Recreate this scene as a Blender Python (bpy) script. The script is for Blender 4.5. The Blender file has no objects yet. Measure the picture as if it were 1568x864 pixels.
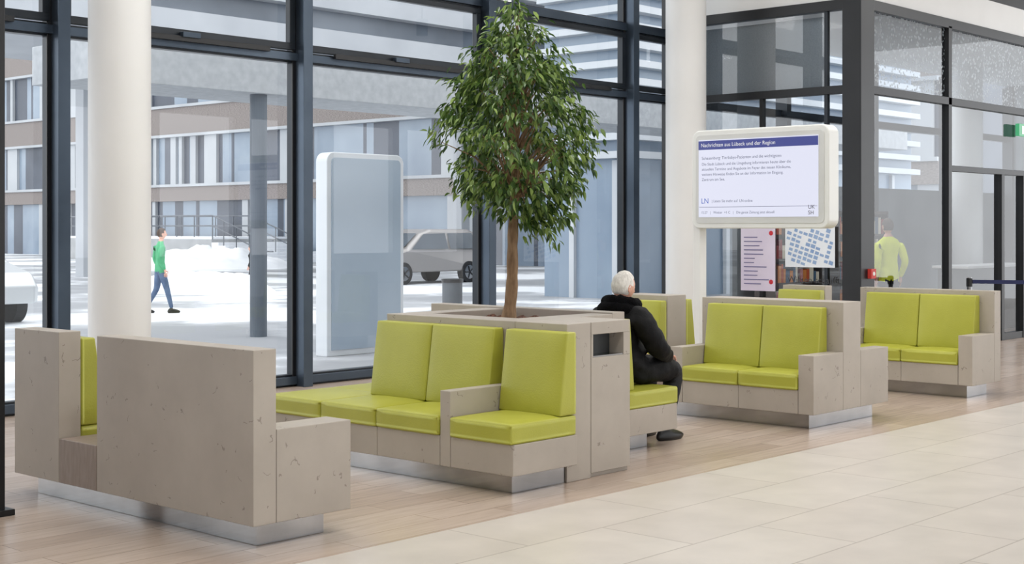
import bpy, bmesh, math, random
from mathutils import Vector, Matrix, Euler, noise
R = random.Random(7)
scene = bpy.context.scene
scene.view_settings.view_transform = 'Standard'

# ------------------------------------------------------------------ materials
def srgb(r, g, b):
    f = lambda c: (c/255/12.92) if c/255 <= .04045 else ((c/255+.055)/1.055)**2.4
    return (f(r), f(g), f(b), 1)
def newmat(name):
    m = bpy.data.materials.new(name); m.use_nodes = True
    nt = m.node_tree
    return m, nt, nt.nodes['Principled BSDF']
def N(nt, t, **kw):
    n = nt.nodes.new(t)
    for k, v in kw.items():
        if k in ('operation', 'blend_type', 'data_type', 'offset', 'feature', 'distance', 'noise_dimensions'):
            setattr(n, k, v)
        else:
            n.inputs[k].default_value = v
    return n
def coords(nt, scale=(1, 1, 1)):
    tc = nt.nodes.new('ShaderNodeTexCoord'); mp = nt.nodes.new('ShaderNodeMapping')
    mp.inputs['Scale'].default_value = scale
    nt.links.new(tc.outputs['Object'], mp.inputs['Vector'])
    return mp.outputs['Vector']
def ramp(nt, fac, stops):
    r = nt.nodes.new('ShaderNodeValToRGB')
    e = r.color_ramp.elements
    while len(e) < len(stops): e.new(.5)
    for i, (p, c) in enumerate(stops):
        e[i].position = p; e[i].color = c
    nt.links.new(fac, r.inputs['Fac'])
    return r.outputs['Color']
def noisy(name, c1, c2, scale=4, rough=.5, metal=0, bump=0, bscale=40, stretch=(1, 1, 1), spec=.5):
    m, nt, b = newmat(name)
    v = coords(nt, stretch)
    n = N(nt, 'ShaderNodeTexNoise', Scale=scale, Detail=4)
    nt.links.new(v, n.inputs['Vector'])
    nt.links.new(ramp(nt, n.outputs['Fac'], [(.3, c1), (.7, c2)]), b.inputs['Base Color'])
    b.inputs['Roughness'].default_value = rough
    b.inputs['Metallic'].default_value = metal
    b.inputs['Specular IOR Level'].default_value = spec
    if bump:
        n2 = N(nt, 'ShaderNodeTexNoise', Scale=bscale, Detail=3)
        nt.links.new(v, n2.inputs['Vector'])
        bp = N(nt, 'ShaderNodeBump', Strength=bump, Distance=.01)
        nt.links.new(n2.outputs['Fac'], bp.inputs['Height'])
        nt.links.new(bp.outputs['Normal'], b.inputs['Normal'])
    return m
def emis(name, c, s=1):
    m, nt, b = newmat(name)
    b.inputs['Base Color'].default_value = (0.02, .02, .02, 1)
    b.inputs['Emission Color'].default_value = c
    b.inputs['Emission Strength'].default_value = s
    b.inputs['Roughness'].default_value = .3
    return m

def stone():
    m, nt, b = newmat('stone_laminate')
    v = coords(nt)
    n = N(nt, 'ShaderNodeTexNoise', Scale=2.2, Detail=9, Roughness=.6); nt.links.new(v, n.inputs['Vector'])
    base = ramp(nt, n.outputs['Fac'], [(.3, srgb(167, 158, 147)), (.7, srgb(180, 171, 160))])
    vd = N(nt, 'ShaderNodeTexNoise', Scale=16, Detail=3); nt.links.new(v, vd.inputs['Vector'])
    mix = N(nt, 'ShaderNodeMixRGB', Fac=.10); nt.links.new(v, mix.inputs[1]); nt.links.new(vd.outputs['Color'], mix.inputs[2])
    vo = N(nt, 'ShaderNodeTexVoronoi', Scale=7.0, feature='DISTANCE_TO_EDGE'); nt.links.new(mix.outputs[0], vo.inputs['Vector'])
    lt = N(nt, 'ShaderNodeMath', operation='LESS_THAN'); lt.inputs[1].default_value = .018
    nt.links.new(vo.outputs['Distance'], lt.inputs[0])
    n3 = N(nt, 'ShaderNodeTexNoise', Scale=13, Detail=2); nt.links.new(v, n3.inputs['Vector'])
    g = N(nt, 'ShaderNodeMath', operation='GREATER_THAN'); g.inputs[1].default_value = .64
    nt.links.new(n3.outputs['Fac'], g.inputs[0])
    mu = N(nt, 'ShaderNodeMath', operation='MULTIPLY'); nt.links.new(lt.outputs[0], mu.inputs[0]); nt.links.new(g.outputs[0], mu.inputs[1])
    m2 = N(nt, 'ShaderNodeMath', operation='MULTIPLY'); nt.links.new(mu.outputs[0], m2.inputs[0]); m2.inputs[1].default_value = .55
    mx = N(nt, 'ShaderNodeMixRGB'); nt.links.new(m2.outputs[0], mx.inputs[0]); nt.links.new(base, mx.inputs[1]); mx.inputs[2].default_value = srgb(104, 92, 83)
    nt.links.new(mx.outputs[0], b.inputs['Base Color'])
    b.inputs['Roughness'].default_value = .48
    return m
STONE = stone()
LIME = noisy('lime_leatherette', srgb(166, 166, 58), srgb(175, 175, 68), 3, .42, bump=.12, bscale=90)
STEEL = noisy('brushed_steel', srgb(150, 151, 153), srgb(178, 179, 180), 3, .14, 1)
TABLE = noisy('brown_table_top', srgb(132, 117, 107), srgb(150, 135, 124), 6, .45, stretch=(1, 8, 1.5))
FRAME = noisy('window_frame_anthracite', srgb(30, 35, 41), srgb(42, 48, 55), 2, .35, .3)
FIN = noisy('mullion_fin_steel', srgb(62, 73, 86), srgb(84, 96, 110), 1, .35, .6)
BLACK = noisy('black_metal', srgb(16, 17, 20), srgb(24, 25, 28), 3, .4)
WHITE = noisy('white_paint', srgb(224, 224, 223), srgb(231, 231, 230), 1, .55)
WHITEP = noisy('white_plastic', srgb(222, 223, 220), srgb(229, 230, 227), 1, .3)
DARKIN = noisy('dark_recess', srgb(60, 62, 64), srgb(85, 88, 90), 3, .4, .4)
BARK = noisy('bark', srgb(108, 84, 62), srgb(158, 130, 100), 25, .85, bump=.6, bscale=60, stretch=(1, 1, .3))
MULCH = noisy('bark_mulch', srgb(58, 34, 24), srgb(130, 86, 66), 40, .9, bump=1, bscale=60)
SKIN = noisy('skin', srgb(214, 160, 138), srgb(226, 176, 154), 10, .5)
HAIR = noisy('white_hair', srgb(205, 200, 192), srgb(240, 236, 230), 60, .7, bump=.6, bscale=140, stretch=(1, 1, .4))
HAIRD = noisy('brown_hair', srgb(60, 45, 35), srgb(80, 60, 48), 60, .7)
COAT = noisy('black_coat', srgb(5, 5, 7), srgb(17, 17, 20), 9, .7, bump=.9, bscale=14, spec=.25)
COLLAR = noisy('black_fur_collar', srgb(4, 4, 5), srgb(16, 16, 19), 60, .95, bump=1, bscale=120, spec=.1)
TROUS = noisy('dark_trousers', srgb(14, 15, 19), srgb(26, 27, 32), 8, .8, bump=.6, bscale=25)
SHOE = noisy('black_shoe', srgb(10, 10, 11), srgb(18, 18, 20), 8, .35)
GREENJ = noisy('green_jacket', srgb(60, 155, 105), srgb(90, 180, 130), 8, .8)
JEANS = noisy('jeans', srgb(70, 90, 120), srgb(95, 115, 145), 8, .8)
VEST = noisy('hi_vis_vest', srgb(225, 235, 40), srgb(238, 246, 60), 8, .7)

def leafmat():
    m, nt, b = newmat('ficus_leaf')
    g = nt.nodes.new('ShaderNodeNewGeometry')
    c = ramp(nt, g.outputs['Random Per Island'], [(0, srgb(44, 70, 34)), (.5, srgb(80, 110, 50)), (1, srgb(150, 174, 94))])
    nt.links.new(c, b.inputs['Base Color']); b.inputs['Roughness'].default_value = .33
    tr = nt.nodes.new('ShaderNodeBsdfTranslucent'); nt.links.new(c, tr.inputs['Color'])
    mx = N(nt, 'ShaderNodeMixShader', Fac=.28)
    nt.links.new(b.outputs[0], mx.inputs[1]); nt.links.new(tr.outputs[0], mx.inputs[2])
    nt.links.new(mx.outputs[0], nt.nodes['Material Output'].inputs['Surface'])
    return m
LEAF = leafmat()
def glassmat(name='window_glass', tint=(.95, .97, .98, 1), base=.03):
    m, nt, b = newmat(name); nt.nodes.remove(b)
    t = N(nt, 'ShaderNodeBsdfTransparent', Color=tint)
    g = N(nt, 'ShaderNodeBsdfGlossy', Roughness=.01)
    fr = N(nt, 'ShaderNodeFresnel', IOR=1.45)
    ad = N(nt, 'ShaderNodeMath', operation='ADD'); ad.inputs[1].default_value = base
    nt.links.new(fr.outputs[0], ad.inputs[0])
    mx = nt.nodes.new('ShaderNodeMixShader')
    nt.links.new(ad.outputs[0], mx.inputs[0]); nt.links.new(t.outputs[0], mx.inputs[1]); nt.links.new(g.outputs[0], mx.inputs[2])
    nt.links.new(mx.outputs[0], nt.nodes['Material Output'].inputs['Surface'])
    return m
GLASS = glassmat()
OGLASS = glassmat('office_glass', (.80, .84, .87, 1), .07)
def filmmat():
    m, nt, b = newmat('speckled_film')
    v = coords(nt)
    vo = N(nt, 'ShaderNodeTexVoronoi', Scale=20); nt.links.new(v, vo.inputs['Vector'])
    lt = N(nt, 'ShaderNodeMath', operation='LESS_THAN'); lt.inputs[1].default_value = .36; nt.links.new(vo.outputs['Distance'], lt.inputs[0])
    t = N(nt, 'ShaderNodeBsdfTransparent', Color=(.72, .75, .78, 1))
    b.inputs['Base Color'].default_value = srgb(206, 209, 210)
    mx = nt.nodes.new('ShaderNodeMixShader')
    mu = N(nt, 'ShaderNodeMath', operation='MULTIPLY'); nt.links.new(lt.outputs[0], mu.inputs[0]); mu.inputs[1].default_value = .85
    nt.links.new(mu.outputs[0], mx.inputs[0]); nt.links.new(t.outputs[0], mx.inputs[1]); nt.links.new(b.outputs[0], mx.inputs[2])
    nt.links.new(mx.outputs[0], nt.nodes['Material Output'].inputs['Surface'])
    return m
FILM = filmmat()
def brickfloor(name, w, h, c1, c2, cm, mort, rough, grain=None, off=.5, amp=(.9, 1.04)):
    m, nt, b = newmat(name)
    v = coords(nt)
    br = N(nt, 'ShaderNodeTexBrick', Scale=1, Color1=c1, Color2=c2, Mortar=cm)
    br.inputs['Mortar Size'].default_value = mort; br.inputs['Brick Width'].default_value = w; br.inputs['Row Height'].default_value = h
    br.inputs['Mortar Smooth'].default_value = .1; br.offset = off
    br.inputs['Bias'].default_value = 0
    nt.links.new(v, br.inputs['Vector'])
    n = N(nt, 'ShaderNodeTexNoise', Scale=3, Detail=7)
    mp = nt.nodes.new('ShaderNodeMapping'); mp.inputs['Scale'].default_value = grain or (1, 1, 1)
    nt.links.new(v, mp.inputs['Vector']); nt.links.new(mp.outputs[0], n.inputs['Vector'])
    a, z = amp
    rr = ramp(nt, n.outputs['Fac'], [(.3, (a, a, a, 1)), (.7, (z, z, z, 1))])
    mx = N(nt, 'ShaderNodeMixRGB', blend_type='MULTIPLY', Fac=1)
    nt.links.new(br.outputs['Color'], mx.inputs[1]); nt.links.new(rr, mx.inputs[2])
    nt.links.new(mx.outputs[0], b.inputs['Base Color'])
    b.inputs['Roughness'].default_value = rough
    return m
TILE = brickfloor('floor_tile', 1.2, .6, srgb(198, 190, 181), srgb(204, 197, 188), srgb(166, 157, 147), .005, .34)
WOODF = brickfloor('floor_wood_plank', 1.2, .2, srgb(176, 157, 142), srgb(193, 175, 160), srgb(150, 132, 118), .003, .25, grain=(1, 9, 1), off=.37, amp=(.86, 1.05))

# ------------------------------------------------------------------ builders
def link(o, parent=None):
    scene.collection.objects.link(o)
    if parent: o.parent = parent
    return o
def empty(name):
    e = bpy.data.objects.new(name, None); e.empty_display_size = .1
    return link(e)
class MB:
    def __init__(s): s.v = []; s.f = []; s.m = []; s.mats = []
    def mi(s, mat):
        if mat not in s.mats: s.mats.append(mat)
        return s.mats.index(mat)
    def box(s, x0, x1, y0, y1, z0, z1, mat):
        i = len(s.v)
        s.v += [(x0,y0,z0),(x1,y0,z0),(x1,y1,z0),(x0,y1,z0),(x0,y0,z1),(x1,y0,z1),(x1,y1,z1),(x0,y1,z1)]
        for f in [(0,3,2,1),(4,5,6,7),(0,1,5,4),(1,2,6,5),(2,3,7,6),(3,0,4,7)]:
            s.f.append(tuple(i+k for k in f)); s.m.append(s.mi(mat))
        return s
    def quad(s, a, b, c, d, mat):
        i = len(s.v); s.v += [a, b, c, d]; s.f.append((i, i+1, i+2, i+3)); s.m.append(s.mi(mat)); return s
    def grid(s, P, n, k, mat):
        i0 = len(s.v)
        for i in range(n+1):
            for j in range(k+1): s.v.append(tuple(P(i, j)))
        for i in range(n):
            for j in range(k):
                a = i0+i*(k+1)+j; s.f.append((a, a+k+1, a+k+2, a+1)); s.m.append(s.mi(mat))
        return s
    def tube(s, pts, rad, mat, seg=10, cap=True):
        pts = [Vector(p) for p in pts]
        if not isinstance(rad, (list, tuple)): rad = [rad]*len(pts)
        rings = []
        up = None
        for k, p in enumerate(pts):
            t = (pts[min(k+1, len(pts)-1)] - pts[max(k-1, 0)]).normalized()
            if up is None: up = t.orthogonal().normalized()
            up = (up - t*up.dot(t)).normalized(); w = t.cross(up)
            i = len(s.v); rings.append(i)
            for j in range(seg):
                a = 2*math.pi*j/seg
                s.v.append(tuple(p + (up*math.cos(a) + w*math.sin(a))*rad[k]))
        mi = s.mi(mat)
        for k in range(len(rings)-1):
            for j in range(seg):
                s.f.append((rings[k]+j, rings[k]+(j+1) % seg, rings[k+1]+(j+1) % seg, rings[k+1]+j)); s.m.append(mi)
        if cap:
            s.f.append(tuple(rings[0]+j for j in reversed(range(seg)))); s.m.append(mi)
            s.f.append(tuple(rings[-1]+j for j in range(seg))); s.m.append(mi)
        return s
    def prism(s, poly, z0, z1, mat, axis='z'):
        n = len(poly); i = len(s.v)
        for z in (z0, z1):
            for (a, b) in poly:
                s.v.append({'z': (a, b, z), 'y': (a, z, b), 'x': (z, a, b)}[axis])
        mi = s.mi(mat)
        s.f.append(tuple(i+k for k in reversed(range(n)))); s.m.append(mi)
        s.f.append(tuple(i+n+k for k in range(n))); s.m.append(mi)
        for k in range(n):
            s.f.append((i+k, i+(k+1) % n, i+n+(k+1) % n, i+n+k)); s.m.append(mi)
        return s
    def obj(s, name, parent=None, bevel=0, smooth=False, seg=2, recalc=True):
        me = bpy.data.meshes.new(name); me.from_pydata(s.v, [], s.f)
        for m in s.mats: me.materials.append(m)
        for p, k in zip(me.polygons, s.m): p.material_index = k; p.use_smooth = smooth
        if recalc:
            bm = bmesh.new(); bm.from_mesh(me); bmesh.ops.recalc_face_normals(bm, faces=bm.faces[:]); bm.to_mesh(me); bm.free()
        o = bpy.data.objects.new(name, me); link(o, parent)
        if bevel:
            b = o.modifiers.new('bevel', 'BEVEL'); b.width = bevel; b.segments = seg; b.limit_method = 'ANGLE'; b.angle_limit = math.radians(50)
        return o
def box(name, x0, x1, y0, y1, z0, z1, mat, parent=None, bevel=.004):
    return MB().box(x0, x1, y0, y1, z0, z1, mat).obj(name, parent, bevel)

def cushion(name, x0, x1, y0, y1, z0, z1, parent, axis=2, puff=.012, lean=0, bev=.022, g=.003):
    x0 += g; x1 -= g; y0 += g; y1 -= g
    bm = bmesh.new(); bmesh.ops.create_cube(bm, size=2)
    bmesh.ops.subdivide_edges(bm, edges=bm.edges[:], cuts=7, use_grid_fill=True)
    lo = (x0, y0, z0); hi = (x1, y1, z1)
    for v in bm.verts:
        c = list(v.co); o = [k for k in range(3) if k != axis]
        p = [(lo[k]+hi[k])/2 + c[k]*(hi[k]-lo[k])/2 for k in range(3)]
        w = max(0, (1-c[o[0]]**4))*max(0, (1-c[o[1]]**4))
        p[axis] += puff*w*c[axis]
        if lean:
            zt = (1-(c[2]+1)/2)
            if lean > 0 and c[0] > 0: p[0] += lean*zt*c[0]
            if lean < 0 and c[0] < 0: p[0] += -lean*zt*c[0]
        v.co = p
    me = bpy.data.meshes.new(name); bm.to_mesh(me); bm.free(); me.materials.append(LIME)
    for p in me.polygons: p.use_smooth = True
    o = bpy.data.objects.new(name, me); link(o, parent)
    b = o.modifiers.new('b', 'BEVEL'); b.width = bev; b.segments = 4; b.limit_method = 'ANGLE'; b.angle_limit = math.radians(60)
    return o

ZB, ZS, ZC, ZA, ZT = .125, .315, .44, .60, 1.01
# ------------------------------------------------------------------ room shell
V_F = 11.5
MB().quad((-6,-8,0),(32,-8,0),(32,5.376,0),(-6,5.376,0),TILE).obj('floor')
MB().quad((-6,5.376,0),(32,5.376,0),(32,V_F+.1,0),(-6,V_F+.1,0),WOODF).obj('floor_wood')
box('ceiling', -6, 32, -8, V_F+.2, 6.0, 6.2, WHITE, bevel=0)
box('wall_left_light_block', -6.2, -6, -8, V_F+.1, 0, 6, WHITE, bevel=0)  # unseen wall, added to keep sky light out on this side
m = MB(); m.box(-6, 32, -8.2, -8, 0, .9, WHITE); m.box(-6, 32, -8.2, -8, 4.6, 6, WHITE)
for k in range(14): m.box(-6+k*2.9, -5.4+k*2.9, -8.2, -8, .9, 4.6, WHITE)
m.obj('wall_back_light_baffle')  # unseen wall added behind camera, its openings let in only part of the daylight

mull = [1.04, 3.8, 6.56, 9.31, 12.07, 14.83]
END_U = 15.8
def mullion(name, u, v, w=.12, dp=.2, top=6):
    m = MB()
    m.box(u-w/2, u+w/2, v-.04, v+.06, 0, top, FRAME)
    m.box(u-w/2-.02, u+w/2+.02, v-.06, v-.04, 0, top, BLACK)
    m.box(u-w/2+.02, u+w/2-.02, v-dp, v-.06, 0, top, FIN)
    m.box(u-w/2, u+w/2, v-dp-.015, v-dp, 0, top, FIN)
    return m.obj(name, bevel=.004)
for i, u in enumerate(mull):
    mullion('trim_mullion_%d' % (i+1), u, V_F)
mm = MB()
for z0, z1 in ((0, .12), (3.32, 3.44), (4.20, 4.34), (5.9, 6.0)):
    mm.box(-6, END_U, V_F-.05, V_F+.05, z0, z1, FRAME)
    mm.box(-6, END_U, V_F-.09, V_F-.05, z0+.02, z1-.02, FIN)
mm.obj('trim_transoms_facade', bevel=.003)
us = [-6]+mull+[END_U]
for i in range(len(us)-1):
    a, b = us[i], us[i+1]
    e = empty('window_%d' % (i+1))
    MB().quad((a, V_F, .12), (b, V_F, .12), (b, V_F, 3.32), (a, V_F, 3.32), GLASS).obj('lower_pane', e)
    MB().quad((a, V_F, 3.44), (b, V_F, 3.44), (b, V_F, 4.2), (a, V_F, 4.2), GLASS).obj('upper_pane', e)
    MB().quad((a, V_F, 4.34), (b, V_F, 4.34), (b, V_F, 5.9), (a, V_F, 5.9), GLASS).obj('top_pane', e)
    s = MB(); x0, x1 = a+.07, b-.07
    s.box(x0, x1, V_F-.09, V_F-.02, 3.45, 3.52, FRAME); s.box(x0, x1, V_F-.09, V_F-.02, 4.13, 4.19, FRAME)
    s.box(x0, x0+.07, V_F-.09, V_F-.02, 3.52, 4.13, FRAME); s.box(x1-.07, x1, V_F-.09, V_F-.02, 3.52, 4.13, FRAME)
    s.obj('sash_frame', e, .003)
    if x1-x0 > 1.5:
        s = MB(); xm = (x0+x1)/2
        s.box(xm-.95, xm+.95, V_F-.14, V_F-.10, 3.40, 3.45, BLACK)
        s.box(xm-.1, xm+.1, V_F-.16, V_F-.10, 3.44, 3.49, FIN)
        s.obj('actuator', e, .003)

def column(u, v, r=.26, top=6.0):
    m = MB(); m.tube([(u, v, 0), (u, v, top)], r, WHITE, seg=64)
    o = m.obj('column', smooth=True)
    o.modifiers.new('es', 'EDGE_SPLIT')
for u in (-1.6, 6.68, 14.97, 23.27): column(u, 10.6)

# office glass box
OU, OV, OT = 15.8, 8.59, 4.37
m = MB()
m.box(OU-.06, OU+.28, OV-.06, OV+.20, 0, OT+.1, BLACK)
m.box(OU-.03, OU+.03, OV+.42, OV+.47, 0, OT, FRAME)
m.obj('trim_office_corner', bevel=.004)
m = MB()
for z0, z1 in ((0, .1), (3.30, 3.40), (OT-.03, OT+.1)):
    m.box(OU-.05, OU+.06, OV+.2, V_F, z0, z1, BLACK)
    m.box(OU+.28, 27, OV-.05, OV+.06, z0, z1, BLACK)
m.box(18.23, 27, OV-.04, OV+.05, 2.40, 2.48, BLACK)
m.box(OU-.06, OU+.08, V_F-.25, V_F+.05, 0, 6, BLACK)
for u in (18.23, 21.7, 24): m.box(u-.05, u+.05, OV-.05, OV+.06, 0, OT, BLACK)
for u in (19.93, 20.7): m.box(u-.05, u+.05, OV-.06, OV+.06, 0, 2.4, BLACK)
m.box(OU-.04, OU+.04, 9.95, 10.0, 0, 3.3, BLACK)
m.obj('trim_office_frames', bevel=.003)
e = empty('window_8')
MB().quad((OU, OV, .1), (OU, V_F, .1), (OU, V_F, OT), (OU, OV, OT), OGLASS).obj('office_side_pane', e)
MB().quad((OU, OV, .1), (27, OV, .1), (27, OV, OT), (OU, OV, OT), OGLASS).obj('office_front_pane', e)
MB().quad((OU+.28, OV+.012, 3.42), (27, OV+.012, 3.42), (27, OV+.012, OT-.03), (OU+.28, OV+.012, OT-.03), FILM).obj('speckled_film', e)
m = MB()
m.box(OU-.02, 32, OV-.02, OV+.3, OT+.1, 4.88, WHITE)
m.box(OU-.02, OU+.3, OV+.3, V_F+.05, OT+.1, 6, WHITE)
m.box(OU-.0, 32, OV+.02, OV+.3, 4.88, 6, BLACK)
m.box(OU+.3, 32, OV+.3, V_F, OT+.02, OT+.1, WHITE)
m.obj('wall_office_fascia', bevel=.004)
OWALL = noisy('office_wall', srgb(108, 116, 124), srgb(138, 145, 150), 1, .7)
box('wall_office_back', 27, 27.1, OV, V_F, 0, 4.4, OWALL, bevel=0)
box('wall_office_right', 27.1, 32, OV, OV+.1, 0, 6, OWALL, bevel=0)
m = MB()
for k in range(5): m.box(OU+.1+k*2.76, OU+.22+k*2.76, V_F-.15, V_F+.05, 0, OT, FRAME)
m.box(OU+.1, 27, V_F-.05, V_F+.05, 3.3, 3.42, FRAME); m.box(17.4, 27, V_F, V_F+.04, 0, 2.3, OWALL)
m.obj('wall_office_rear')

# ------------------------------------------------------------------ benches
def seatrow(e, uf, ub, spans, tag):
    sgn = 1 if uf > ub else -1
    x0, x1 = min(uf, ub), max(uf, ub)
    for i, (a, b, back) in enumerate(spans):
        box('base_%s%d' % (tag, i), x0, x1, a+.0015, b-.0015, ZB, ZS, STONE, e)
        cushion('seat_%s%d' % (tag, i), x0-(.02 if sgn < 0 else 0), x1+(.02 if sgn > 0 else 0), a, b, ZS, ZC, e)
        if back:
            if sgn > 0: cushion('back_cushion_%s%d' % (tag, i), ub, ub+.10, a, b, ZC+.004, .965, e, axis=0, lean=.07)
            else: cushion('back_cushion_%s%d' % (tag, i), ub-.10, ub, a, b, ZC+.004, .965, e, axis=0, lean=-.07)
def plinth(e, x0, x1, y0, y1, name='plinth'):
    box(name, x0, x1, y0, y1, 0, ZB, STEEL, e, .002)

def bench_single(sgn, ub, v0, aw=.2):
    e = empty('lobby_bench')
    A = lambda d: ub + sgn*d
    def bx(n, d0, d1, *r, **k): return box(n, min(A(d0), A(d1)), max(A(d0), A(d1)), *r, **k)
    bx('back_panel_long', 0, .144, v0, v0+1.443, ZB, ZT, STONE, e)
    bx('back_panel_short', 0, .144, v0+1.854, v0+2.37, ZB, ZT, STONE, e)
    bx('table_block', 0, .64, v0+1.446, v0+1.851, ZB, .385, TABLE, e)
    bx('arm_near', .147, .643, v0, v0+aw, ZB, ZA, STONE, e)
    bx('arm_far', .147, .643, v0+1.325, v0+1.443, ZB, ZA, STONE, e)
    md = (v0+aw+v0+1.322)/2
    seatrow(e, A(.643), A(.147), [(v0+aw+.003, md, 1), (md, v0+1.322, 1)], 'a')
    seatrow(e, A(.643), A(.147), [(v0+1.854, v0+2.37, 1)], 'b')
    plinth(e, min(A(.1), A(.54)), max(A(.1), A(.54)), v0+.1, v0+2.27)
    return e
bench_single(1, 4.366, 5.721)
bench_single(-1, 13.49, 5.80, .14)

def bench_double(u0, v0):
    e = empty('lobby_bench_double_sided')
    a, b, u1 = u0+.475, u0+.765, u0+1.25
    box('spine_long', a, b, v0, v0+1.40, ZB, ZT, STONE, e)
    box('spine_short', a, b, v0+1.78, v0+2.3, ZB, ZT, STONE, e)
    box('table_block', u0, u1, v0+1.403, v0+1.777, ZB, .385, TABLE, e)
    for n, x0, x1 in (('l', u0, a-.003), ('r', b+.003, u1)):
        box('arm_near_'+n, x0, x1, v0, v0+.14, ZB, ZA, STONE, e)
        box('arm_far_'+n, x0, x1, v0+1.28, v0+1.40, ZB, ZA, STONE, e)
    for n, f, bk in (('l', u0, a-.003), ('r', u1, b+.003)):
        seatrow(e, f, bk, [(v0+.143, v0+.71, 1), (v0+.71, v0+1.277, 1)], n)
        seatrow(e, f, bk, [(v0+1.78, v0+2.3, 1)], n+'s')
    plinth(e, u0+.1, u1-.1, v0+.1, v0+2.2)
bench_double(9.985, 5.83)

def island():
    e = empty('planter_bench_island')
    u0, ub, uc, ud, u1 = 6.297, 6.90, 7.556, 8.07, 8.66
    v0, vb = 5.72, 5.806
    seatrow(e, u0, ub, [(v0, 6.25, 1)], 'single')
    seatrow(e, u0, ub, [(6.345, 6.93, 1), (6.93, 7.49, 1)], 'pair')
    seatrow(e, u0, ub, [(7.493, 8.09, 0)], 'flat')
    seatrow(e, ub, 7.46, [(7.493, 8.09, 0)], 'flat_b')
    seatrow(e, 7.46, 7.925, [(7.493, 8.09, 0)], 'flat_c')
    box('arm', u0, ub-.002, 6.253, 6.342, ZB, ZA, STONE, e)
    px0, px1, py0, py1 = 7.15, 7.93, 6.45, 7.30
    box('planter_wall_front', ub, px0, 6.25, 7.49, ZB, ZT, STONE, e)
    box('planter_wall_near', px0, px1, 6.25, py0, ZB, ZT, STONE, e)
    box('planter_wall_far', px0, px1, py1, 7.49, ZB, ZT, STONE, e)
    box('planter_wall_back', px1, ud, 6.25, 8.09, ZB, ZT+.012, STONE, e)
    n = 26
    def P(a, b):
        x = px0+(px1-px0)*a/n; y = py0+(py1-py0)*b/n
        return (x, y, .955+.035*noise.noise(Vector((x*14, y*14, 0)))+.02*noise.noise(Vector((x*45, y*45, 3))))
    MB().grid(P, n, n, MULCH).obj('mulch', e, recalc=False)
    box('end_panel', ub, 7.14, vb, 6.25, 0.0, ZT, STONE, e)
    bu0, bu1 = 7.145, uc
    box('bin_door', bu0, bu1, vb, vb+.02, .03, .78, STONE, e, .002)
    box('bin_carcass', bu0+.005, bu1-.001, vb+.021, 6.25, 0, .775, STONE, e, .002)
    box('bin_lintel', bu0, bu1, vb, 6.25, .93, ZT, STONE, e, .002)
    box('bin_jamb_left', bu0, 7.165, vb, 6.25, .781, .929, STONE, e, .001)
    box('bin_jamb_right', 7.486, bu1, vb, 6.25, .781, .929, STONE, e, .001)
    box('bin_slot_back', 7.166, 7.485, vb+.12, vb+.14, .781, .929, DARKIN, e, .001)
    box('bin_slot_lip', 7.166, 7.485, vb+.004, vb+.12, .781, .79, STEEL, e, .001)
    seatrow(e, u1, ud+.002, [(6.21, 6.84, 0)], 'far_a')
    cushion('back_cushion_far_a', ud+.002, ud+.09, 6.26, 6.84, ZC+.004, .965, e, axis=0, lean=.05)
    seatrow(e, u1, ud+.002, [(6.84, 7.46, 1), (7.46, 8.09, 1)], 'far')
    plinth(e, u0+.1, ub-.003, v0+.1, 8.0)
    plinth(e, ub+.003, ud+.4, 6.35, 8.0, 'plinth_b')
island()

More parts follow.
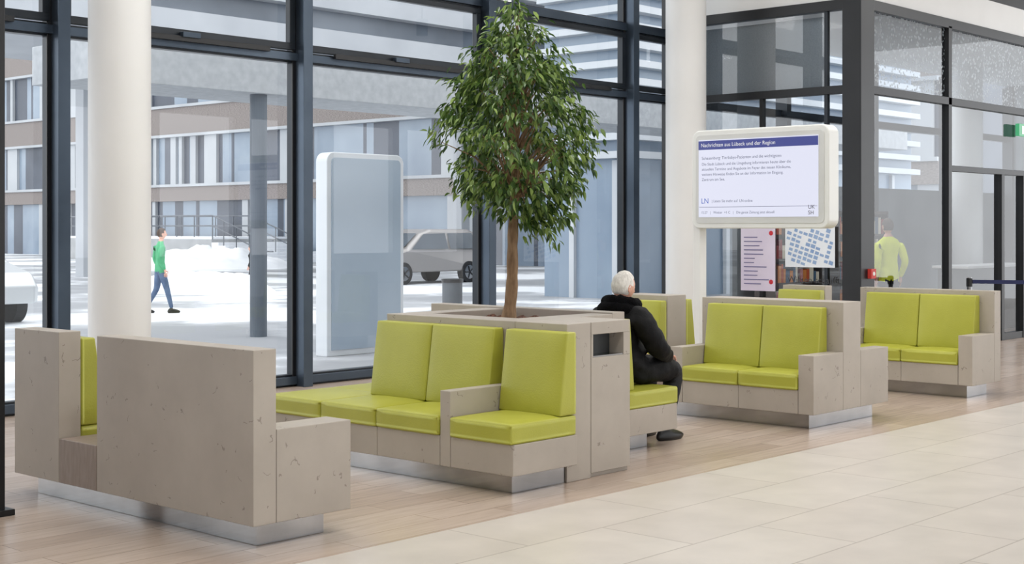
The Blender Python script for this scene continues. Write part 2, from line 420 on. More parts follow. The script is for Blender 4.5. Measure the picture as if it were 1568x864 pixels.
# ------------------------------------------------------------------ ficus tree
def tree():
    e = empty('ficus_tree')
    r = random.Random(11)
    rt = Vector((.673, -.7396, 0))
    b0 = Vector((7.55, 6.90, .92))
    top = b0 + rt*.05; top.z = 2.0
    m = MB()
    pts = []; rad = []
    for i in range(16):
        t = i/15
        p = b0.lerp(top, t) + Vector((.012*math.sin(t*9), .012*math.cos(t*7), 0))
        pts.append(p); rad.append(.048*(1-.35*t)+.02*max(0, 1-t*10)+.003*math.sin(i*2.2))
    m.tube(pts, rad, BARK, 14)
    prof = [(1.56, .05), (1.66, .14), (1.78, .26), (1.92, .42), (2.1, .52), (2.33, .51), (2.56, .44), (2.79, .36), (2.98, .23), (3.12, .11), (3.24, .03)]
    def rad_at(z):
        for (a, ra), (b, rb) in zip(prof, prof[1:]):
            if a <= z <= b: return ra+(rb-ra)*(z-a)/(b-a)
        return .04
    cen = lambda z: Vector((top.x, top.y, 0)) + rt*(.0 + (.14 if z < 1.82 else 0))
    clusters = []
    while len(clusters) < 375:
        z = r.uniform(1.62, 3.22); R0 = rad_at(z)
        if r.random() > (R0/.5)**1.2+.08: continue
        a = r.uniform(0, 2*math.pi); rr = R0*math.sqrt(r.uniform(.12, 1.0))
        lump = 1+.38*noise.noise(Vector((math.cos(a)*1.9, math.sin(a)*1.9, z*3.2)))
        c = cen(z); clusters.append(Vector((c.x+rr*lump*math.cos(a), c.y+rr*lump*math.sin(a), z+.06*noise.noise(Vector((a*2, z*4, 1))))))
    leader = [top, Vector((top.x, top.y, 2.5)), Vector((top.x+.02, top.y, 2.9)), Vector((top.x, top.y, 3.18))]
    m.tube(leader, [.03, .02, .012, .004], BARK, 8)
    for c in clusters[::4]:
        h = max(1.85, c.z - .25 - .5*math.hypot(c.x-top.x, c.y-top.y))
        s = Vector((top.x, top.y, h)) if h > 2 else pts[-1]+Vector((0, 0, h-2.0))
        mid = s.lerp(c, .55) + Vector((0, 0, .07))
        m.tube([s, mid, c], [.011, .007, .002], BARK, 5, False)
    m.obj('trunk_and_branches', e, smooth=True)
    L = MB(); li = L.mi(LEAF)
    def leaf(p, d, up, l, w):
        s = d.cross(up)
        if s.length < 1e-3: return
        s.normalize(); n = s.cross(d).normalized()
        i = len(L.v)
        q = lambda f, sd, dn: tuple(p + d*l*f + s*sd*w - n*dn*l + Vector((0, 0, -.10*l*f*f)))
        L.v.extend([q(0, 0, 0), q(.28, .42, -.06), q(.6, .40, -.05), q(1, 0, .1), q(.6, -.40, -.05), q(.28, -.42, -.06), q(.45, 0, .03)])
        for f in ((0, 1, 6), (1, 2, 6), (2, 3, 6), (3, 4, 6), (4, 5, 6), (5, 0, 6)):
            L.f.append(tuple(i+k for k in f)); L.m.append(li)
    for c in clusters:
        ax = Vector((top.x, top.y, c.z))
        out = (c-ax); out.z = 0
        out = out.normalized() if out.length > .02 else Vector((1, 0, 0))
        k = r.randint(12, 18)
        tw = (out*r.uniform(.2, .9)+Vector((r.uniform(-.5, .5), r.uniform(-.5, .5), r.uniform(-.7, .35)))).normalized()
        for j in range(k):
            p = c + tw*r.uniform(-.05, .12) + Vector((r.gauss(0, .028), r.gauss(0, .028), r.gauss(0, .03)))
            d = (tw*.4 + out*.4 + Vector((r.uniform(-.8, .8), r.uniform(-.8, .8), r.uniform(-1.5, .1)))).normalized()
            up = Vector((r.uniform(-.5, .5), r.uniform(-.5, .5), 1)).normalized()
            leaf(p, d, up, r.uniform(.05, .088), r.uniform(.024, .038))
    L.obj('leaves', e)
tree()

# ------------------------------------------------------------------ figures
def skin_mesh(name, verts, edges, radii, root, mats, pick, parent, sub=2, xf=None):
    me = bpy.data.meshes.new(name+'_sk'); me.from_pydata(verts, edges, [])
    o = bpy.data.objects.new(name+'_sk', me); link(o)
    sk = o.modifiers.new('skin', 'SKIN'); sk.branch_smoothing = .6
    for i, rr in enumerate(radii):
        me.skin_vertices[0].data[i].radius = rr if isinstance(rr, tuple) else (rr, rr)
        me.skin_vertices[0].data[i].use_root = (i == root)
    ss = o.modifiers.new('s', 'SUBSURF'); ss.levels = sub; ss.render_levels = sub
    bpy.context.view_layer.update()
    dg = bpy.context.evaluated_depsgraph_get()
    m2 = bpy.data.meshes.new_from_object(o.evaluated_get(dg)); m2.name = name
    bpy.data.objects.remove(o)
    m2.materials.clear()
    for mt in mats: m2.materials.append(mt)
    for p in m2.polygons:
        p.use_smooth = True; p.material_index = pick(p.center) if pick else 0
    if xf: m2.transform(xf)
    ob = bpy.data.objects.new(name, m2); link(ob, parent)
    return ob
def head(parent, xf, hairm, skinm=None):
    skinm = skinm or SKIN
    bm = bmesh.new(); bmesh.ops.create_uvsphere(bm, u_segments=40, v_segments=30, radius=1)
    for v in bm.verts:
        x, y, z = v.co
        X, Y, Z = x*.098, y*.077, z*.118
        if z < 0:
            Y *= 1-.28*(-z)**1.3
            if x < 0: X *= 1-.35*(-z)
            else: X *= 1-.10*(-z)
        if x > 0: X = X*(.93)
        g = lambda cy, cz, sy, sz: math.exp(-((Y-cy)/sy)**2-((Z-cz)/sz)**2)
        if x > .2:
            X += .024*g(0, -.022, .011, .018)+.012*g(0, .0, .009, .02)
            X -= .010*g(.031, .012, .016, .012)+.010*g(-.031, .012, .016, .012)
            X += .006*g(0, .032, .05, .010)
            X += .006*g(0, -.062, .022, .006)+.005*g(0, -.072, .02, .006)-.004*g(0, -.067, .025, .003)
            X += .008*g(0, -.1, .02, .014)
        hair = (x < .35 and z > -.45 and not (x > .05 and z < .1)) or z > .62
        if hair:
            k = 1.07+.03*noise.noise(Vector((X*40, Y*40, Z*40)))
            X *= k; Y *= k; Z *= k
        v.co = (X, Y, Z)
    me = bpy.data.meshes.new('head')
    for f in bm.faces:
        f.smooth = True; c = f.calc_center_median()
        x, z = c.x/.098, c.z/.118
        f.material_index = 1 if ((x < .33 and z > -.47 and not (x > .05 and z < .12)) or z > .64) else 0
    bm.to_mesh(me); bm.free(); me.materials.append(skinm); me.materials.append(hairm)
    me.transform(xf); link(bpy.data.objects.new('head', me), parent)
    for nm, y in (('ear_l', .078), ('ear_r', -.078)):
        bm = bmesh.new(); bmesh.ops.create_uvsphere(bm, u_segments=14, v_segments=10, radius=1)
        for v in bm.verts:
            d = math.hypot(v.co.x, v.co.z)
            v.co = Vector((v.co.x*.018-.004, v.co.y*.008*(1.0 if d > .6 else .5)+y, v.co.z*.032-.008))
        me = bpy.data.meshes.new(nm); bm.to_mesh(me); bm.free(); me.materials.append(skinm)
        for p in me.polygons: p.use_smooth = True
        me.transform(xf); link(bpy.data.objects.new(nm, me), parent)
    for nm, y in (('eye_l', .031), ('eye_r', -.031)):
        bm = bmesh.new(); bmesh.ops.create_uvsphere(bm, u_segments=12, v_segments=8, radius=.010)
        bmesh.ops.translate(bm, verts=bm.verts[:], vec=(.0735, y*.98, .012))
        me = bpy.data.meshes.new(nm); bm.to_mesh(me); bm.free(); me.materials.append(WHITEP); me.materials.append(BLACK)
        for p in me.polygons:
            p.use_smooth = True; p.material_index = 1 if p.center.x > .080 else 0
        me.transform(xf); link(bpy.data.objects.new(nm, me), parent)
def hand(parent, xf, side=1, nm='hand'):
    V = [(-.04, 0, 0), (.02, 0, 0), (.055, 0, .002), (.085, 0, .002)]
    E = [(0, 1), (1, 2), (2, 3)]; Rr = [(.022, .026), (.024, .032), (.017, .040), (.012, .040)]
    skin_mesh(nm+'_palm', V, E, Rr, 0, [SKIN], None, parent, 2, xf)
    for k, (y, L) in enumerate(((.028, .070), (.010, .078), (-.009, .072), (-.027, .056))):
        y *= side
        V = [(.066, y, .002), (.088, y*1.05, .004), (.088+L*.45, y*1.1, -.004), (.088+L*.72, y*1.1, -.020), (.088+L*.85, y*1.08, -.038)]
        skin_mesh(nm+'_finger_%d' % (k+1), V, [(0, 1), (1, 2), (2, 3), (3, 4)], [.0095, .0095, .0085, .0078, .0065], 0, [SKIN], None, parent, 1, xf)
    V = [(.018, .020*side, -.002), (.040, .044*side, -.008), (.064, .056*side, -.016), (.086, .056*side, -.024)]
    skin_mesh(nm+'_thumb', V, [(0, 1), (1, 2), (2, 3)], [.013, .012, .010, .008], 0, [SKIN], None, parent, 1, xf)
def shoe(parent, p, ang, nm, mat=SHOE, L=.28):
    bm = bmesh.new(); bmesh.ops.create_uvsphere(bm, u_segments=24, v_segments=16, radius=1)
    for v in bm.verts:
        x, y, z = v.co
        X = x*L/2+.05; w = .05*(1-.15*abs(x+.3)) ; Y = y*w
        top = .06 if x < -.1 else .06-.022*(x+.1)
        if x < -.2: top = .09
        Z = (z*top if z > 0 else max(z, -.55)*.05)+.028
        v.co = (X, Y, Z)
    me = bpy.data.meshes.new(nm); bm.to_mesh(me); bm.free(); me.materials.append(mat)
    for q in me.polygons: q.use_smooth = True
    me.transform(Matrix.Translation(p) @ Matrix.Rotation(ang, 4, 'Z'))
    link(bpy.data.objects.new(nm, me), parent)

def ud_limit(z):
    return 8.09+.07*max(0, min(1, (.965-z)/.52)) if z < .99 else 0
def seated_man():
    e = empty('seated_elderly_man')
    x, y = 8.42, 6.55
    V = [(x, y, .57), (x-.02, y, .70), (x-.045, y, .85), (x-.03, y, .97), (x, y, 1.05), (x+.03, y, 1.11),
         (x-.02, y-.18, .965), (x+.10, y-.27, .73), (x+.37, y-.16, .64),
         (x-.02, y+.18, .965), (x+.10, y+.27, .73), (x+.37, y+.16, .64),
         (x+.06, y-.11, .555), (x+.28, y-.12, .56), (x+.50, y-.13, .53), (x+.43, y-.13, .30), (x+.38, y-.13, .09),
         (x+.06, y+.11, .555), (x+.28, y+.12, .56), (x+.50, y+.12, .53), (x+.47, y+.12, .30), (x+.43, y+.12, .09)]
    E = [(0, 1), (1, 2), (2, 3), (3, 4), (4, 5), (3, 6), (6, 7), (7, 8), (3, 9), (9, 10), (10, 11), (0, 12), (12, 13), (13, 14), (14, 15), (15, 16), (0, 17), (17, 18), (18, 19), (19, 20), (20, 21)]
    Rr = [(.19, .23), (.19, .22), (.18, .215), (.15, .17), (.07, .07), (.055, .055),
          .11, .088, .052, .11, .088, .052, .14, .115, .085, .07, .055, .14, .115, .085, .07, .055]
    def pick(c):
        if c.z > 1.07: return 2
        if c.z < .44 or (c.x > x+.43 and c.z < .62): return 1
        return 0
    o = skin_mesh('body', V, E, Rr, 0, [COAT, TROUS, SKIN], pick, e, 3)
    for v in o.data.vertices:
        c = v.co
        a = .014 if c.z > .44 else .005
        n1 = noise.noise(Vector((c.x*8, c.y*8, c.z*15)))
        n2 = noise.noise(Vector((c.x*20+4, c.y*20, c.z*28)))
        v.co += v.normal*(a*n1+a*.5*n2)
        if c.z < .452 and c.x < x+.25: v.co.z = .452
        if v.co.x < ud_limit(v.co.z): v.co.x = ud_limit(v.co.z)
    m = MB(); ring = []
    for k in range(25):
        a = 2*math.pi*k/24
        ring.append((x-.0+.098*math.cos(a), y+.105*math.sin(a), 1.055-.02*math.cos(a)))
    m.tube(ring, [.050+.006*math.sin(k*2.3) for k in range(25)], COLLAR, 12, False)
    ring2 = [((px-x-.012)*1.18+x-.01, (py-y)*1.2+y, pz-.05) for px, py, pz in ring]
    m.tube(ring2, .05, COLLAR, 12, False)
    o = m.obj('scarf_collar', e, smooth=True)
    for v in o.data.vertices:
        c = v.co.copy(); v.co += Vector((1, 1, 1))*.008*noise.noise(c*40)
    head(e, Matrix.Translation((x+.025, y, 1.178)) @ Matrix.Rotation(math.radians(-12), 4, 'Z') @ Matrix.Rotation(math.radians(10), 4, 'Y'), HAIR)
    for s, nm in ((-1, 'hand_right'), (1, 'hand_left')):
        w = Vector((x+.385, y+s*.155, .650))
        xf = Matrix.Translation(w) @ Matrix.Rotation(-s*math.radians(24), 4, 'Z') @ Matrix.Rotation(math.radians(12), 4, 'Y')
        hand(e, xf, -s, nm)
    shoe(e, (x+.38, y-.13, 0), math.radians(-6), 'shoe_right', L=.30)
    shoe(e, (x+.43, y+.12, 0), math.radians(6), 'shoe_left', L=.30)
seated_man()

def walker(name, loc, ang, sc, jm, tm, hairm, stride=.22):
    e = empty(name)
    T = Matrix.Translation(loc) @ Matrix.Rotation(ang, 4, 'Z') @ Matrix.Scale(sc, 4)
    s = stride
    V = [(0, 0, .95), (0, 0, 1.12), (0.01, 0, 1.30), (0.01, 0, 1.43), (.02, 0, 1.50), (.03, 0, 1.57),
         (0, -.18, 1.40), (-.08, -.23, 1.13), (.05, -.22, .90), (0, .18, 1.40), (-.06, .23, 1.13), (-.02+s*.3, .22, .90),
         (0, -.09, .90), (s*.55, -.10, .50), (s, -.10, .09), (0, .09, .90), (-s*.2, .10, .50), (-s*1.2, .10, .12)]
    E = [(0, 1), (1, 2), (2, 3), (3, 4), (4, 5), (3, 6), (6, 7), (7, 8), (3, 9), (9, 10), (10, 11), (0, 12), (12, 13), (13, 14), (0, 15), (15, 16), (16, 17)]
    Rr = [(.13, .16), (.12, .15), (.13, .17), (.10, .13), (.06, .06), (.055, .055), .075, .055, .038, .075, .055, .038, .10, .065, .042, .10, .065, .042]
    skin_mesh('body', V, E, Rr, 0, [jm, tm, SKIN], lambda c: 2 if c.z > 1.5 else (1 if c.z < .86 and abs(c.y) < .19 else 0), e, 2, T)
    head(e, T @ Matrix.Translation((.035, 0, 1.65)), hairm)
    hand(e, T @ Matrix.Translation((.05, -.22, .90)) @ Matrix.Rotation(math.radians(80), 4, 'Y') @ Matrix.Rotation(math.radians(90), 4, 'X'), 1, 'hand_r')
    hand(e, T @ Matrix.Translation((-.02+s*.3, .22, .90)) @ Matrix.Rotation(math.radians(80), 4, 'Y') @ Matrix.Rotation(math.radians(90), 4, 'X'), -1, 'hand_l')
    for nm, px, py in (('shoe_r', s, -.10), ('shoe_l', -s*1.2, .10)):
        p = T @ Vector((px-.01, py, 0)); shoe(e, p, ang, nm, SHOE, .27*sc)
walker('pedestrian_green_jacket', (15.7, 23.5, -.02), math.radians(-20), .93, GREENJ, JEANS, HAIRD)
walker('child_pedestrian', (23.9, 31.4, -.02), math.radians(120), .66, COAT, TROUS, HAIRD)
walker('worker_in_hi_vis_vest', (19.1, 9.9, 0), math.radians(60), 1.0, VEST, TROUS, HAIRD, .05)

# ------------------------------------------------------------------ information display
def text(s, size, V, Z, U, mat, parent, name='text'):
    c = bpy.data.curves.new(name, 'FONT'); c.body = s; c.size = size; c.materials.append(mat)
    o = bpy.data.objects.new(name, c); link(o, parent)
    o.matrix_world = Matrix(((0, 0, -1, U), (-1, 0, 0, V), (0, 1, 0, Z), (0, 0, 0, 1)))
    return o
def display():
    e = empty('information_display')
    u, va, vb, za, zb = 12.0, 6.84, 8.42, 1.62, 2.62
    def rrect(a, b, c, d, r, n=8):
        P = []
        for cx, cy, st in ((b-r, d-r, 0), (a+r, d-r, 90), (a+r, c+r, 180), (b-r, c+r, 270)):
            for k in range(n+1):
                t = math.radians(st+90*k/n); P.append((cx+r*math.cos(t), cy+r*math.sin(t)))
        return P
    MB().prism(rrect(va, vb, za, zb, .09), u, u+.19, WHITEP, 'x').obj('housing', e, .012)
    GREYF = noisy('display_bezel', srgb(200, 201, 199), srgb(209, 210, 208), 2, .3)
    MB().prism(rrect(va+.05, vb-.05, za+.05, zb-.05, .05), u-.006, u-.0005, GREYF, 'x').obj('bezel', e, .002)
    sa, sb, ta, tb = 6.95, 8.33, 1.735, 2.52
    box('screen', u-.012, u-.007, sa, sb, ta, tb, emis('screen_white', srgb(226, 228, 246), .95), e, 0)
    box('title_bar', u-.0145, u-.0125, sa, sb, tb-.10, tb-.01, emis('screen_blue', srgb(52, 62, 140), .9), e, 0)
    TW = emis('screen_text_white', (1, 1, 1, 1), .8); TD = emis('screen_text_dark', srgb(90, 96, 130), .7); TB = emis('screen_text_blue', srgb(50, 90, 190), .9)
    text('Nachrichten aus Lübeck und der Region', .054, sb-.03, tb-.072, u-.0155, TW, e, 'title')
    text('Schauenburg: Tierbabys-Patienten und die wichtigsten', .043, sb-.04, tb-.20, u-.0135, TD, e, 'headline')
    for i, l in enumerate(['Die Stadt Lübeck und die Umgebung informieren heute über die', 'aktuellen Termine und Angebote im Foyer des neuen Klinikums,', 'weitere Hinweise finden Sie an der Information im Eingang.', 'Zentrum am See.']):
        text(l, .040, sb-.04, tb-.26-.052*i, u-.0135, TD, e, 'line_%d' % i)
    text('LN', .075, sb-.03, ta+.14, u-.0135, TB, e, 'logo')
    text('| Lesen Sie mehr auf  LN-online', .038, sb-.16, ta+.15, u-.0135, TD, e, 'link')
    box('rule', u-.0145, u-.0125, sa+.01, sb-.01, ta+.10, ta+.104, TD, e, 0)
    text('15:27   |   Wetter  +1 C   |   Die ganze Zeitung jetzt aktuell', .036, sb-.03, ta+.035, u-.0135, TD, e, 'footer')
    text('UK\nSH', .055, sa+.11, ta+.075, u-.0135, emis('logo_dark', srgb(50, 30, 50), .5), e, 'clinic_logo')
    m = MB(); m.box(u+.03, u+.15, vb-.075, vb+.01, 0, zb-.05, WHITE); m.box(u-.1, u+.3, vb-.25, vb+.15, 0, .02, STEEL)
    m.obj('post', e, .005)
display()

def poster(name, V0, V1, z0, z1, base, kind):
    e = empty(name); U = OU-.045
    box('sheet', U, U+.006, V0, V1, z0, z1, base, e, 0)
    r = random.Random(3)
    if kind == 'text':
        D = noisy('poster_ink', srgb(110, 105, 150), srgb(130, 125, 165), 5, .8); RD = noisy('poster_red', srgb(200, 40, 60), srgb(210, 60, 70), 5, .8)
        for i in range(12):
            z = z1-.12-i*.055
            box('ink', U-.003, U-.001, V1-.05-r.uniform(.15, .38), V1-.05, z, z+.012, D, e, 0)
        for z in (z1-.06, z0+.12):
            m = MB(); m.tube([(U-.004, V0+.06, z), (U-.001, V0+.06, z)], .03, RD, 20); m.obj('dot', e)
    if kind == 'map':
        D = noisy('map_block', srgb(130, 158, 200), srgb(158, 182, 214), 5, .8)
        m = MB()
        ca, sa_ = math.cos(.3), math.sin(.3); cx, cz = (V0+V1)/2, (z0+z1)/2
        for i in range(-9, 10):
            for j in range(-8, 9):
                if r.random() < .12: continue
                w, h = r.uniform(.045, .065), r.uniform(.03, .05)
                q = []
                for a, b in ((0, 0), (w, 0), (w, h), (0, h)):
                    a += i*.075; b += j*.062; q.append((U-.002, cx+a*ca-b*sa_, cz+a*sa_+b*ca))
                if all(V0+.015 < p[1] < V1-.015 and z0+.015 < p[2] < z1-.015 for p in q): m.quad(*q, D)
        m.obj('blocks', e)
PAPER = noisy('poster_paper', srgb(225, 215, 235), srgb(235, 228, 242), 2, .7)
PAPERB = noisy('map_paper', srgb(225, 232, 240), srgb(238, 242, 246), 2, .7)
poster('wall_poster', 9.76, 10.28, .81, 1.62, PAPER, 'text')
poster('city_map_poster', 8.90, 9.61, 1.13, 1.64, PAPERB, 'map')
text('Wissen schafft', .12, 9.58, .93, OU-.045, noisy('lettering', srgb(60, 62, 66), srgb(70, 72, 76), 3, .6), None, 'window_lettering')
BL = noisy('blind_fabric', srgb(178, 183, 188), srgb(194, 198, 202), 60, .8)
box('roller_blind', OU+.12, OU+.13, OV+.5, V_F-.45, 3.42, 4.3, BL, None, 0)

# office interior
def shelf(nm, x0, x1, y0, y1, seed):
    e = empty('shop_shelf'); r = random.Random(seed)
    SW = noisy('shelf_dark', srgb(60, 50, 46), srgb(80, 66, 60), 3, .6)
    m = MB(); m.box(x0, x1, y1-.02, y1, 0, 1.9, SW); m.box(x0, x0+.03, y0, y1-.02, 0, 1.9, SW); m.box(x1-.03, x1, y0, y1-.02, 0, 1.9, SW)
    for k in range(6): m.box(x0+.03, x1-.03, y0, y1-.02, .1+.35*k, .13+.35*k, SW)
    m.obj('carcass', e)
    g = MB(); cols = [noisy('goods_%d' % i, srgb(*c), srgb(*c), 3, .6) for i, c in enumerate([(190, 80, 40), (150, 40, 35), (210, 130, 60), (230, 220, 200), (90, 60, 50), (60, 90, 120)])]
    for k in range(5):
        x = x0+.05
        while x < x1-.12:
            w = r.uniform(.05, .12); g.box(x, x+w-.008, y0+.03, y0+.2, .131+.35*k, .131+.35*k+r.uniform(.12, .28), r.choice(cols)); x += w
    g.obj('goods', e)
shelf('a', 17.6, 19.0, 10.9, 11.25, 5)
shelf('b', 19.6, 21.2, 11.0, 11.35, 6)
m = MB(); SH = noisy('counter', srgb(70, 74, 80), srgb(90, 94, 100), 3, .5)
m.box(20.9, 23.4, 9.5, 10.0, 0, 1.0, SH); m.box(20.8, 23.5, 9.45, 10.05, 1.0, 1.04, WHITE); m.obj('reception_counter', bevel=.005)

e = empty('exit_sign')
box('box', 20.35, 20.65, OV-.12, OV-.06, 2.98, 3.16, emis('exit_green', srgb(70, 175, 120), .9), e, .004)
box('figure', 20.45, 20.55, OV-.125, OV-.121, 3.01, 3.13, emis('exit_white', (1, 1, 1, 1), .9), e, 0)
RED = noisy('alarm_red', srgb(190, 50, 44), srgb(204, 66, 58), 2, .5)
e = empty('fire_alarm_button')
box('case', OU+.10, OU+.22, OV-.115, OV-.06, 1.0, 1.12, RED, e, .004)
m = MB(); m.tube([(OU+.16, OV-.12, 1.06), (OU+.16, OV-.115, 1.06)], .025, WHITEP, 16); m.obj('button', e)
e = empty('ceiling_spotlight'); m = MB()
m.tube([(13.6, 8.95, 4.5), (13.6, 8.95, 4.28)], .08, BLACK, 20); m.tube([(13.6, 8.95, 6.0), (13.6, 8.95, 4.5)], .012, BLACK, 8); m.obj('spot_body', e)
e = empty('retractable_belt_barrier'); m = MB()
P = [(17.7, 8.03), (18.2, 7.0), (18.8, 5.9)]
for (a, b) in P:
    m.tube([(a, b, 0), (a, b, .03)], .16, BLACK, 24); m.tube([(a, b, .03), (a, b, .98)], .03, STEEL, 16); m.tube([(a, b, .86), (a, b, .97)], .04, BLACK, 16)
BELT = noisy('belt_navy', srgb(30, 38, 80), srgb(40, 48, 92), 3, .7)
for (a, b), (c, d) in zip(P, P[1:]): m.quad((a, b, .90), (c, d, .90), (c, d, .95), (a, b, .95), BELT)
m.obj('posts_and_belt', e)
e = empty('black_door_post'); m = MB()
m.box(3.90, 3.99, 7.50, 7.59, 0, 6.0, BLACK); m.box(3.86, 4.03, 7.46, 7.63, 0, .035, BLACK); m.obj('post', e, .004)

# ------------------------------------------------------------------ outside
def groundmat():
    m, nt, b = newmat('snowy_ground')
    v = coords(nt)
    n = N(nt, 'ShaderNodeTexNoise', Scale=.2, Detail=9, Roughness=.6); nt.links.new(v, n.inputs['Vector'])
    c = ramp(nt, n.outputs['Fac'], [(.42, srgb(146, 149, 154)), (.5, srgb(172, 175, 180)), (.56, srgb(228, 231, 235))])
    nt.links.new(c, b.inputs['Base Color']); b.inputs['Roughness'].default_value = .8
    return m
SNOWG = groundmat(); SNOW = noisy('snow', srgb(228, 231, 236), srgb(240, 242, 245), 2, .8)
MB().quad((-60, V_F+.1, -.02), (140, V_F+.1, -.02), (140, 160, -.02), (-60, 160, -.02), SNOWG).obj('snowy_ground')
def mound(cx, cy, rx, ry, h, seed):
    n = 40
    def P(i, j):
        a = i/n*2-1; b = j/n*2-1; r2 = a*a+b*b
        z = h*max(0, 1-r2)**.8*(1+.5*noise.noise(Vector((a*3+seed, b*3, seed)))+.2*noise.noise(Vector((a*9+seed, b*9, seed)))) - .03
        return (cx+a*rx, cy+b*ry, z)
    MB().grid(P, n, n, SNOW).obj('snow_pile', smooth=True, recalc=False)
mound(21.8, 30.8, 1.5, 2.6, .55, 1); mound(36, 50, 3.2, 4, .8, 5)

def opposite():
    e = empty('hospital_building_opposite')
    U = 46; r = random.Random(9)
    WIN = noisy('pale_glazing', srgb(112, 128, 146), srgb(142, 156, 170), .4, .25)
    DK = noisy('dark_slit', srgb(48, 56, 70), srgb(76, 84, 98), .4, .4)
    LT = noisy('light_panel', srgb(166, 170, 175), srgb(182, 186, 190), .4, .7)
    B = noisy('pale_brick', srgb(98, 90, 88), srgb(158, 150, 146), 26, .9, stretch=(1, .35, 2.2))
    m = MB(); V0, V1 = 22, 125
    m.box(U+.6, U+16, V0, V1, -.02, 18.9, DK)
    for z0, z1 in ((3.15, 3.95), (6.9, 8.4), (11.4, 13.0), (16, 19)): m.box(U, U+.6, V0, V1, z0, z1, B)
    for z in (3.95, 8.4, 6.75, 11.25, 13.0): m.box(U-.08, U+.6, V0, V1, z, z+.15, LT)
    for (z0, z1) in ((-.02, 3.15), (4.1, 6.75), (8.55, 11.25), (13.15, 16)):
        v = V0
        while v < V1-.2:
            k = r.random()
            mt = WIN if k < .36 else (LT if k < .55 else DK)
            w = r.choice([.25, .35, .5, .8]) if mt is DK else r.choice([.3, .5, .8, 1.2])
            m.box(U+.25 if mt is not LT else U+.08, U+.6, v, min(v+w, V1), z0, z1, mt); v += w
    m.obj('facade_long', e)
    m = MB(); RAIL = noisy('handrail_steel', srgb(80, 86, 94), srgb(102, 108, 116), 2, .4, .4)
    TR = noisy('terrace_concrete', srgb(150, 152, 154), srgb(170, 172, 174), 2, .8)
    m.box(41, 45.9, 57, 72, -.02, 1.1, TR); m.box(41, 45.9, 57, 72, 1.1, 1.2, SNOW)
    for k in range(7): m.box(41, 45.9, 57-.55*(k+1), 57-.55*k, -.02, 1.1-.157*(k+1), SNOW)
    for uu in (41.05, 43.4):
        for dz in (.55, 1.05):
            m.tube([(uu, 72, 1.2+dz), (uu, 57, 1.2+dz), (uu, 53.1, dz), (uu, 52.3, dz)], .035, RAIL, 6)
        for q in range(11): m.tube([(uu, 57+q*1.5, 1.1), (uu, 57+q*1.5, 2.25)], .03, RAIL, 6)
        for q in range(4): m.tube([(uu, 53.1+q*1.0, -.02), (uu, 53.1+q*1.0, 1.05+.3*q)], .03, RAIL, 6)
    m.obj('terrace_steps_and_handrails', e)
opposite()
def canopy():
    e = empty('entrance_canopy')
    C = noisy('canopy_fascia', srgb(158, 162, 167), srgb(176, 180, 184), 8, .8)
    G = noisy('canopy_column', srgb(76, 86, 98), srgb(92, 102, 112), 2, .5)
    m = MB(); m.box(10.3, 34, 17.1, 18.6, 3.65, 4.2, C); m.obj('slab', e, .01)
    m = MB()
    for u in (13.3, 22.3, 31.3): m.tube([(u, 17.3, -.02), (u, 17.3, 3.65)], .13, G, 24)
    m.obj('columns', e)
canopy()
def upper_wing():
    e = empty('upper_wing_building')
    A = noisy('wing_panel', srgb(166, 170, 176), srgb(182, 186, 191), .5, .6)
    D = noisy('wing_glazing', srgb(90, 100, 112), srgb(120, 129, 140), .4, .3)
    m = MB(); u0, u1, V = 19, 45, 36
    m.box(u0, u1, V+.5, V+9, 7.8, 20, D)
    z = 7.8; k = 0
    while z < 20:
        m.box(u0, u1, V, V+.5, z, z+(.75 if k % 2 else .4), A); z += (1.45 if k % 2 else 1.1); k += 1
    m.box(u0, u1, V-.1, V+9, 7.4, 7.8, A)
    for u in (25.7, 35, 44): m.box(u, u+.5, V+7, V+7.5, -.02, 7.4, A)
    m.obj('wing', e)
upper_wing()
def side_building():
    e = empty('louvred_building')
    A = noisy('louvre_white', srgb(180, 186, 192), srgb(196, 200, 205), .5, .6)
    D = noisy('louvre_blue_glass', srgb(112, 130, 150), srgb(146, 162, 178), .3, .25)
    m = MB(); m.box(25.9, 40, 20, 22.5, -.02, 9, D)
    z = .3
    while z < 9:
        if z > 3.2: m.box(25.6, 25.9, 20, 22.5, z, z+.16, A); m.box(25.6, 40, 19.7, 20, z, z+.16, A)
        z += .42
    for v in range(2): m.box(25.8, 25.9, 20.2+v*1.3, 20.35+v*1.3, -.02, 3.2, A)
    for v in range(11): m.box(26.1+v*1.25, 26.25+v*1.25, 19.9, 20, -.02, 3.2, A)
    m.obj('volume', e)
side_building()
def totem():
    e = empty('information_totem')
    A = noisy('totem_white', srgb(205, 210, 215), srgb(215, 219, 223), 1, .4); G = noisy('totem_panel', srgb(150, 166, 182), srgb(166, 180, 194), .8, .25)
    def rr(a, b, c, d, r, n=6):
        P = [(a, c), (b, c)]
        for cx, cy, st in ((b-r, d-r, 0), (a+r, d-r, 90)):
            for k in range(n+1):
                t = math.radians(st+90*k/n); P.append((cx+r*math.cos(t), cy+r*math.sin(t)))
        return P
    MB().prism(rr(11.77, 13.11, -.02, 2.60, .12), 13.9, 14.12, A, 'y').obj('frame', e, .01)
    MB().prism(rr(11.84, 13.04, .06, 2.53, .06), 13.885, 13.899, G, 'y').obj('panel', e)
totem()
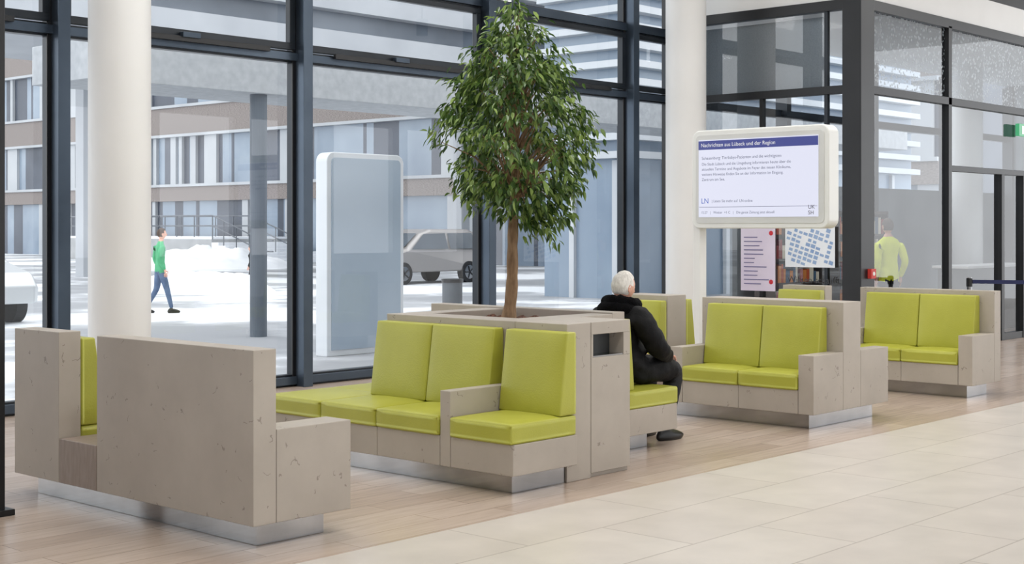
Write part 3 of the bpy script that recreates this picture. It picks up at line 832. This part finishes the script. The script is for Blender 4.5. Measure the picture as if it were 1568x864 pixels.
def car(name, loc, ang, col):
    e = empty(name)
    T = Matrix.Translation(loc) @ Matrix.Rotation(ang, 4, 'Z')
    P = noisy(name+'_paint', col, col, 1, .25, .3); GL = noisy('car_glass', srgb(60, 70, 80), srgb(80, 90, 100), 1, .1); TY = noisy('tyre', srgb(30, 30, 32), srgb(40, 40, 42), 3, .8)
    prof = [(-2.1, .35), (-2.15, .7), (-2.05, 1.0), (-1.85, 1.5), (-1.5, 1.62), (.1, 1.62), (.55, 1.5), (1.2, 1.05), (1.95, .88), (2.15, .65), (2.12, .35)]
    n = len(prof); bm = bmesh.new(); rows = []
    for y, k in ((-.88, 0), (-.80, 1), (.80, 1), (.88, 0)):
        row = []
        for (x, z) in prof:
            zz = z; yy = y
            if z > 1.0: yy = y*(1-.22*(z-1.0)/.62)
            if k == 0: zz = z-.04 if z > .5 else z+.02
            row.append(bm.verts.new((x*(1 if k else .985), yy, zz)))
        rows.append(row)
    for a, b in zip(rows, rows[1:]):
        for i in range(n): bm.faces.new((a[i], a[(i+1) % n], b[(i+1) % n], b[i]))
    bm.faces.new(rows[0]); bm.faces.new(list(reversed(rows[-1])))
    bmesh.ops.recalc_face_normals(bm, faces=bm.faces[:])
    me = bpy.data.meshes.new('car_body'); bm.to_mesh(me); bm.free(); me.materials.append(P); me.transform(T)
    o = bpy.data.objects.new('car_body', me); link(o, e)
    b = o.modifiers.new('b', 'BEVEL'); b.width = .04; b.segments = 3
    for s in (-1, 1):
        m = MB()
        f = lambda z: s*(.885-.88*.22*(z-1.0)/.62+.006)
        m.quad((-1.75, f(1.03), 1.03), (-.55, f(1.03), 1.03), (-.55, f(1.5), 1.5), (-1.6, f(1.5), 1.5), GL)
        m.quad((-.45, f(1.03), 1.03), (1.05, f(1.03), 1.03), (.45, f(1.48), 1.48), (-.45, f(1.5), 1.5), GL)
        o = m.obj('side_windows', e); o.data.transform(T)
        for x in (-1.35, 1.38):
            m = MB(); m.tube([(x, s*.70, .32), (x, s*.90, .32)], .33, TY, 28); m.tube([(x, s*.895, .32), (x, s*.91, .32)], .21, STEEL, 20)
            for k in range(5):
                a = k*2*math.pi/5; m.tube([(x, s*.915, .32), (x+.19*math.cos(a), s*.915, .32+.19*math.sin(a))], .02, BLACK, 6)
            o = m.obj('wheel', e); o.data.transform(T)
    m = MB(); m.quad((-2.09, -.62, 1.08), (-2.09, .62, 1.08), (-1.93, .58, 1.45), (-1.93, -.58, 1.45), GL)
    m.quad((.62, -.62, 1.5), (.62, .62, 1.5), (1.2, .7, 1.1), (1.2, -.7, 1.1), GL)
    RL = noisy('tail_light', srgb(190, 40, 40), srgb(200, 50, 50), 2, .3)
    m.box(-2.18, -2.1, -.82, -.62, .75, .95, RL); m.box(-2.18, -2.1, .62, .82, .75, .95, RL)
    o = m.obj('screens_and_lights', e); o.data.transform(T)
car('silver_car', (29.7, 30.9, -.02), math.pi, srgb(160, 156, 154))
car('white_car', (11.7, 24.6, -.02), math.radians(-90), srgb(205, 208, 210))
e = empty('outdoor_litter_bin'); m = MB(); GB = noisy('bin_grey', srgb(70, 75, 82), srgb(88, 94, 100), 2, .6)
m.tube([(20.0, 19.8, -.02), (20.0, 19.8, .55)], .2, GB, 28); m.tube([(20.0, 19.8, .55), (20.0, 19.8, .62)], .22, BLACK, 28); m.obj('bin', e, smooth=False)

# ------------------------------------------------------------------ lights
w = bpy.data.worlds.new('overcast'); scene.world = w; w.use_nodes = True
nt = w.node_tree; bg = nt.nodes['Background']
tc = nt.nodes.new('ShaderNodeTexCoord'); sp = nt.nodes.new('ShaderNodeSeparateXYZ'); nt.links.new(tc.outputs['Generated'], sp.inputs[0])
c = ramp(nt, sp.outputs['Z'], [(0, (.92, .94, .97, 1)), (.6, (.98, .99, 1, 1))]); nt.links.new(c, bg.inputs['Color'])
bg.inputs['Strength'].default_value = 2.45
def area(name, loc, sx, sy, p, col=(1, .985, .965), rot=(0, 0, 0)):
    l = bpy.data.lights.new(name, 'AREA'); l.shape = 'RECTANGLE'; l.size = sx; l.size_y = sy; l.energy = p; l.color = col
    o = bpy.data.objects.new(name, l); link(o); o.location = loc; o.rotation_euler = rot
for i, (x, y) in enumerate([(3, 3), (9, 3), (15, 3), (6, 7.5), (12, 7.5), (21, 5)]):
    area('ceiling_light_%d' % i, (x, y, 5.9), 3, 1.2, 130)
area('office_light_1', (18.5, 9.8, 4.3), 3, 1, 30)

# ------------------------------------------------------------------ camera
cd = bpy.data.cameras.new('camera'); cam = bpy.data.objects.new('camera', cd); link(cam)
cam.location = (0, 0, 1.62)
cd.sensor_width = 36; cd.lens = 36*2169/1568; cd.shift_y = -82/1568
cd.clip_end = 500
cam.rotation_euler = (math.radians(90), 0, math.radians(42.3-90))
scene.camera = cam
